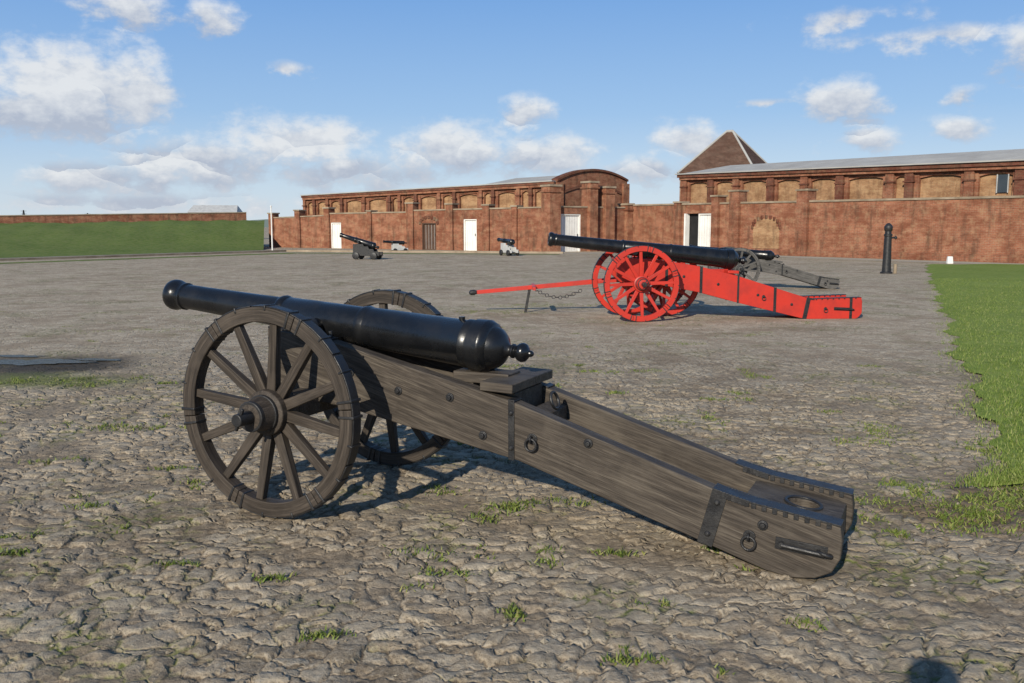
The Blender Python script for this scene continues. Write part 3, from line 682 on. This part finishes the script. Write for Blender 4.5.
for x,y,rx,ry in wp:
    dens=1900 if y<8 else 900
    c=int(dens*math.pi*rx*ry*1.4)+16; kk=45 if rx>.06 else 14
    for _ in range(max(2,int(c/kk))):
        cx,cy=rng.normal(0,.65),rng.normal(0,.65); mq=rng.normal(0,.22,(kk,2))
        q=np.zeros((kk,3)); q[:,0]=x+(cx*rx)+mq[:,0]*min(rx,.14)*1.8; q[:,1]=y+(cy*ry)+mq[:,1]*min(ry,.12)*2.4; P.append(q)
P=np.concatenate(P); P[:,2]=-.016; blades('weeds',P,.026,.009,WD,1.6)
mb=MB(); M['pebble']=mat_plain('pebble_stone',(.36,.31,.23),(.16,.13,.09),.9,9)
for i in range(900):
    y=3+rng.uniform(0,1)**1.5*9; x=rng.uniform(-.62,.62)*y; r=rng.uniform(.006,.016)
    ico=[(1,0,0),(-1,0,0),(0,1,0),(0,-1,0),(0,0,1),(0,0,-.6)]
    V=[(x+p[0]*r*rng.uniform(.6,1.4),y+p[1]*r*rng.uniform(.6,1.4),-.01+p[2]*r*rng.uniform(.5,.9)) for p in ico]
    mb.add(V,[(0,2,4),(2,1,4),(1,3,4),(3,0,4),(2,0,5),(1,2,5),(3,1,5),(0,3,5)],'pebble')
mb.build('pebbles',None,smooth=False)

# bank
def bankz():
    u=np.linspace(0,1,40); v=np.linspace(0,1,120); U,V=np.meshgrid(u,v)
    F0=np.array([-44.,16.]);F1=np.array([-16.5,61.])
    B0=np.array([-80.,41.]);B1=np.array([-20.6,76.9])
    Fx=F0[0]+(F1[0]-F0[0])*V; Fy=F0[1]+(F1[1]-F0[1])*V; Bx=B0[0]+(B1[0]-B0[0])*V; By=B0[1]+(B1[1]-B0[1])*V
    X=Fx+(Bx-Fx)*U; Y=Fy+(By-Fy)*U; top=.9+1.2*V
    Z=.01+top*(3*U**2-2*U**3)**.8+.07*np.sin(X*1.1)*np.sin(Y*.8)*U+.04*np.sin(X*3.1+Y)*U
    return X,Y,Z
X,Y,Z=bankz(); ny,nx=X.shape; co=np.stack([X,Y,Z],-1).reshape(-1,3); idx=np.arange(nx*ny).reshape(ny,nx); q=np.stack([idx[:-1,:-1],idx[:-1,1:],idx[1:,1:],idx[1:,:-1]],-1).reshape(-1,4)
me=bpy.data.meshes.new('grass_bank'); me.from_pydata(co.tolist(),[],q.tolist()); me.polygons.foreach_set('use_smooth',[True]*len(q)); me.materials.append(GB); o=bpy.data.objects.new('grass_bank',me); COL.objects.link(o)
M['path']=mat_plain('pale_gravel',(.4,.37,.3),(.32,.29,.23),.95,.7); M['verge']=GB
def strip(name,pts0,pts1,z,m):
    me=bpy.data.meshes.new(name); V=[(*p,z) for p in pts0]+[(*p,z) for p in pts1]; n=len(pts0)
    me.from_pydata(V,[],[(i,i+1,n+i+1,n+i) for i in range(n-1)]); a=me.attributes.new('gc','FLOAT_VECTOR','POINT'); a.data.foreach_set('vector',np.array(V,dtype=np.float32).ravel())
    me.materials.append(M[m]); o=bpy.data.objects.new(name,me); COL.objects.link(o); return o
strip('path',[(-41,14.5),(-14.5,58),(3.,54.),(9.5,53.5),(20.5,37.6),(40,36.5)],[(-43.8,16),(-16.4,60.9),(3.,55.6),(10.8,55),(21.5,39.2),(40,38)],.006,'path')
strip('verge',[(-36.5,14.5),(-12.6,54),(2.6,51.5)],[(-37.5,14.5),(-13.4,55.5),(2.8,52.6)],.005,'verge')
e=empty('kerb'); mb=MB(); mb.beam((-40.6,14.5,.05),(-14.2,57.8,.05),.15,.12,'coping'); mb.beam((-14.2,57.8,.05),(3.,53.8,.05),.15,.12,'coping'); mb.build('kerb_stones',e)
me=bpy.data.meshes.new('hills'); V=[];F=[]; nn=160
for i in range(nn):
    a=math.radians(-75+150*i/(nn-1)); r=1150; h=6.5+3*math.sin(i*.21)+1.6*math.sin(i*.9)+random.uniform(-.5,.8)
    V+=[(r*math.sin(a),r*math.cos(a),-1),(r*math.sin(a),r*math.cos(a),h),((r+300)*math.sin(a),(r+300)*math.cos(a),-1)]
for i in range(nn-1): b_=3*i; F+=[(b_,b_+3,b_+4,b_+1),(b_+1,b_+4,b_+5,b_+2)]
me.from_pydata(V,[],F); m,nt,b,o_=new_mat('distant_trees'); b.inputs['Base Color'].default_value=(.13,.17,.17,1); b.inputs['Roughness'].default_value=1; me.materials.append(m); o=bpy.data.objects.new('hills',me); COL.objects.link(o)

# puddle
me=bpy.data.meshes.new('puddle'); V=[];F=[];n=90
for cx,cy,rx,ry,ph in((-5.75,10.7,.6,.26,1),(-5.0,10.9,.28,.1,2.5),(-6.2,11.2,.4,.1,3.3)):
    F.append(tuple(range(len(V),len(V)+n)))
    for i in range(n):
        a=2*math.pi*i/n; r=1+.2*math.sin(2*a+ph)+.14*math.sin(5*a+ph*2)+.09*math.sin(9*a+2)+.06*math.sin(17*a+ph)
        V.append((cx+rx*r*math.cos(a),cy+ry*r*math.sin(a),.006))
me.from_pydata(V,[],F); m,nt,b,o_=new_mat('puddle_water'); b.inputs['Base Color'].default_value=(.03,.026,.02,1); b.inputs['Roughness'].default_value=.14; b.inputs['IOR'].default_value=1.2
k=N(nt); k.l(k.bump(k.noise(k.geo(),22.,3,.7).outputs[0],.7,.025),b.inputs['Normal']); me.materials.append(m); o=bpy.data.objects.new('puddle',me); COL.objects.link(o)

# ------------------------------------------------------------------ photographer (casts the head shadow at the lower right)
def photographer():
    e=empty('photographer',(.06,-.2,.0),0,1.035)
    V=[];E=[];Rr=[]
    def nd(p,r,par=None):
        V.append(p);Rr.append(r)
        if par is not None: E.append((par,len(V)-1))
        return len(V)-1
    pel=nd((0,-.1,.95),.15); sp=nd((0,-.1,1.15),.14,pel); ch=nd((0,-.1,1.35),.155,sp); nk=nd((0,-.09,1.49),.06,ch); hd0=nd((0,-.07,1.56),.08,nk); hd1=nd((0,-.07,1.64),.098,hd0); nd((0,-.07,1.72),.078,hd1)
    for s in(-1,1):
        sh=nd((s*.19,-.1,1.43),.065,ch); el=nd((s*.27,-.02,1.18),.048,sh); nd((s*.13,.07,1.36),.034,el)
        hp=nd((s*.09,-.1,.9),.09,pel); kn=nd((s*.11,-.08,.5),.065,hp); an=nd((s*.12,-.1,.09),.045,kn); nd((s*.14,.06,.04),.04,an)
    me=bpy.data.meshes.new('body'); me.from_pydata(V,E,[]); o=bpy.data.objects.new('body',me); COL.objects.link(o); o.parent=e
    sk=o.modifiers.new('skin','SKIN'); 
    for i,r in enumerate(Rr): me.skin_vertices[0].data[i].radius=(r,r*(.75 if i in(0,1,2) else 1))
    me.skin_vertices[0].data[0].use_root=True
    su=o.modifiers.new('sub','SUBSURF'); su.levels=2; su.render_levels=2; me.materials.append(M['jacket'])
    for s in(-1,1):
        V2=[(0,0,0),(0,.0,.04)];E2=[(0,1)];R2=[.026,.034]
        for j in range(4):
            b=len(V2); V2+=[(-.027+j*.018,.0,.085),(-.027+j*.018,.012,.12),(-.027+j*.018,.035,.13)]; E2+=[(1,b),(b,b+1),(b+1,b+2)]; R2+=[.0095,.0085,.0075]
        b=len(V2); V2+=[(-s*.03,.02,.03),(-s*.04,.05,.05)]; E2+=[(0,b),(b,b+1)]; R2+=[.012,.01]
        m2=bpy.data.meshes.new('hand'); m2.from_pydata(V2,E2,[]); o2=bpy.data.objects.new('hand_right' if s>0 else 'hand_left',m2); COL.objects.link(o2); o2.parent=e; o2.location=(s*.125,.07,1.37)
        o2.modifiers.new('skin','SKIN')
        for i,r in enumerate(R2): m2.skin_vertices[0].data[i].radius=(r,r)
        m2.skin_vertices[0].data[0].use_root=True
        su=o2.modifiers.new('sub','SUBSURF'); su.levels=1; su.render_levels=1; m2.materials.append(M['skin'])
photographer()

# ------------------------------------------------------------------ sky, sun
SUN_EL=25.; SUN_AZ=math.degrees(math.atan2(-.395,-.92))
w=bpy.data.worlds.new('World'); scene.world=w; w.use_nodes=True; nt=w.node_tree; nt.nodes.clear(); k=N(nt)
out=k.n('ShaderNodeOutputWorld'); bg=k.n('ShaderNodeBackground'); k.l(bg.outputs[0],out.inputs[0]); bg.inputs[1].default_value=.1
sky=k.n('ShaderNodeTexSky',sky_type='NISHITA'); sky.sun_disc=False; sky.sun_elevation=math.radians(SUN_EL); sky.sun_rotation=math.radians(SUN_AZ)
sky.air_density=1.0; sky.dust_density=.3; sky.ozone_density=3.0
tc=k.n('ShaderNodeTexCoord'); s=k.n('ShaderNodeSeparateXYZ'); k.l(tc.outputs['Generated'],s.inputs[0])
az=k.math('MULTIPLY',k.math('ARCTAN2',s.outputs[0],s.outputs[1]),57.2958); el=k.math('MULTIPLY',k.math('ARCSINE',s.outputs[2]),57.2958)
haze=k.ramp(k.mapr(el,0,90,0,1),[(0,(.64,.74,.84)),(.03,(.54,.68,.84)),(.075,(.33,.53,.82)),(.16,(.165,.37,.76)),(.4,(.09,.21,.46)),(1,(.06,.13,.28))])
hz=k.n('ShaderNodeVectorMath',operation='SCALE'); k.l(haze,hz.inputs[0]); hz.inputs['Scale'].default_value=10.
skyc=k.mix(.85,sky.outputs[0],hz.outputs[0])
cv=k.n('ShaderNodeCombineXYZ'); k.l(az,cv.inputs[0]); k.l(k.math('MULTIPLY',el,1.5),cv.inputs[1])
n1=k.noise(cv.outputs[0],.4,6,.6); n2=k.noise(cv.outputs[0],.16,2,.5)
azw=k.math('ADD',az,k.math('MULTIPLY',k.math('SUBTRACT',n2.outputs[0],.5),3.)); elw=k.math('ADD',el,k.math('MULTIPLY',k.math('SUBTRACT',n1.outputs[0],.5),1.2))
cw=k.n('ShaderNodeCombineXYZ'); k.l(azw,cw.inputs[0]); k.l(elw,cw.inputs[1])
clouds=[(-25.,7.2,5.6,3.0,1.25),(-28,6.2,4,2.3,1.),(-22.2,12.,3.8,1.2,.95),(-17.8,11.8,1.9,1.3,1.),(-13.5,9.1,1.8,.8,.8),(-13.2,4.8,5.2,1.9,1.15),(-18.5,3.7,5.2,1.7,1.1),(-23.4,2.6,5.4,1.4,1.05),(-9.9,3.2,4.6,1.5,1.05),
 (-3.8,4.6,4.8,1.9,1.12),(2.,4.2,4.6,1.6,1.08),(1.,6.8,1.7,1.3,1.15),(19.2,7.1,2.7,1.5,1.2),(21,4.8,2.7,1.0,1.),(25.2,5.3,2.1,1.,1.),(26,7.,1.4,.9,1.),(10.8,4.9,3.,1.8,1.05),(7.8,3.3,3.,1.3,.95),
 (19.6,11.6,6.,1.2,.68),(23.8,10.3,9,1.1,.72),(28.2,9.4,2.6,1.8,.95),(15.3,7.2,3.2,.5,.6),(-5,1.6,15,1.2,.78),(-22,1.3,15,1.2,.78),(-9,14,7,.7,.5),(38,6,4,2,1),(-40,5,5,2,1),(-50,8,5,2.4,1)]
V=None; B=None
for a,e_,wx,hy,st in clouds:
    ma=k.n('ShaderNodeVectorMath',operation='MULTIPLY_ADD'); k.l(cw.outputs[0],ma.inputs[0]); ma.inputs[1].default_value=(1/wx,1/hy,0); ma.inputs[2].default_value=(-a/wx,-e_/hy,0)
    ln=k.n('ShaderNodeVectorMath',operation='LENGTH'); k.l(ma.outputs[0],ln.inputs[0])
    v=k.math('SUBTRACT',st,ln.outputs['Value']); V=v if V is None else k.math('MAXIMUM',V,v)
    if hy>=.9 and st>.8:
        dt=k.n('ShaderNodeVectorMath',operation='DOT_PRODUCT'); k.l(ma.outputs[0],dt.inputs[0]); dt.inputs[1].default_value=(0,1,0)
        bb=k.math('MULTIPLY',k.math('GREATER_THAN',v,-.1),dt.outputs['Value']); B=bb if B is None else k.math('ADD',B,bb)
val=k.math('ADD',V,k.math('MULTIPLY',k.math('SUBTRACT',n1.outputs[0],.5),2.4))
dens=k.mapr(val,.02,.8,0,.92,'SMOOTHSTEP')
shade=k.math('ADD',k.mapr(B,-.7,.6,0,1),k.math('MULTIPLY',k.math('SUBTRACT',k.noise(cv.outputs[0],.8,4,.6).outputs[0],.5),1.6),clamp=True)
cc=k.mix(shade,(4.5,5.0,6.0),(7.9,8.1,8.3))
k.l(k.mix(dens,skyc,cc),bg.inputs[0])
sl=bpy.data.lights.new('sun','SUN'); sl.energy=5.; sl.angle=math.radians(.53); sl.color=(1,.92,.78)
so=bpy.data.objects.new('sun',sl); COL.objects.link(so)
a=math.radians(SUN_AZ); d=Vector((math.sin(a)*math.cos(math.radians(SUN_EL)),math.cos(a)*math.cos(math.radians(SUN_EL)),math.sin(math.radians(SUN_EL))))
so.rotation_euler=d.to_track_quat('Z','Y').to_euler()

cam=bpy.data.cameras.new('camera'); co=bpy.data.objects.new('camera',cam); COL.objects.link(co); cam.sensor_width=36; cam.lens=36*915/1024; cam.clip_start=.05; cam.clip_end=5000
co.location=(0,0,1.6); co.rotation_euler=(math.pi/2-math.atan(115.5/915),0,0); scene.camera=co
scene.view_settings.view_transform='Standard'; scene.view_settings.look='None'; scene.view_settings.exposure=0
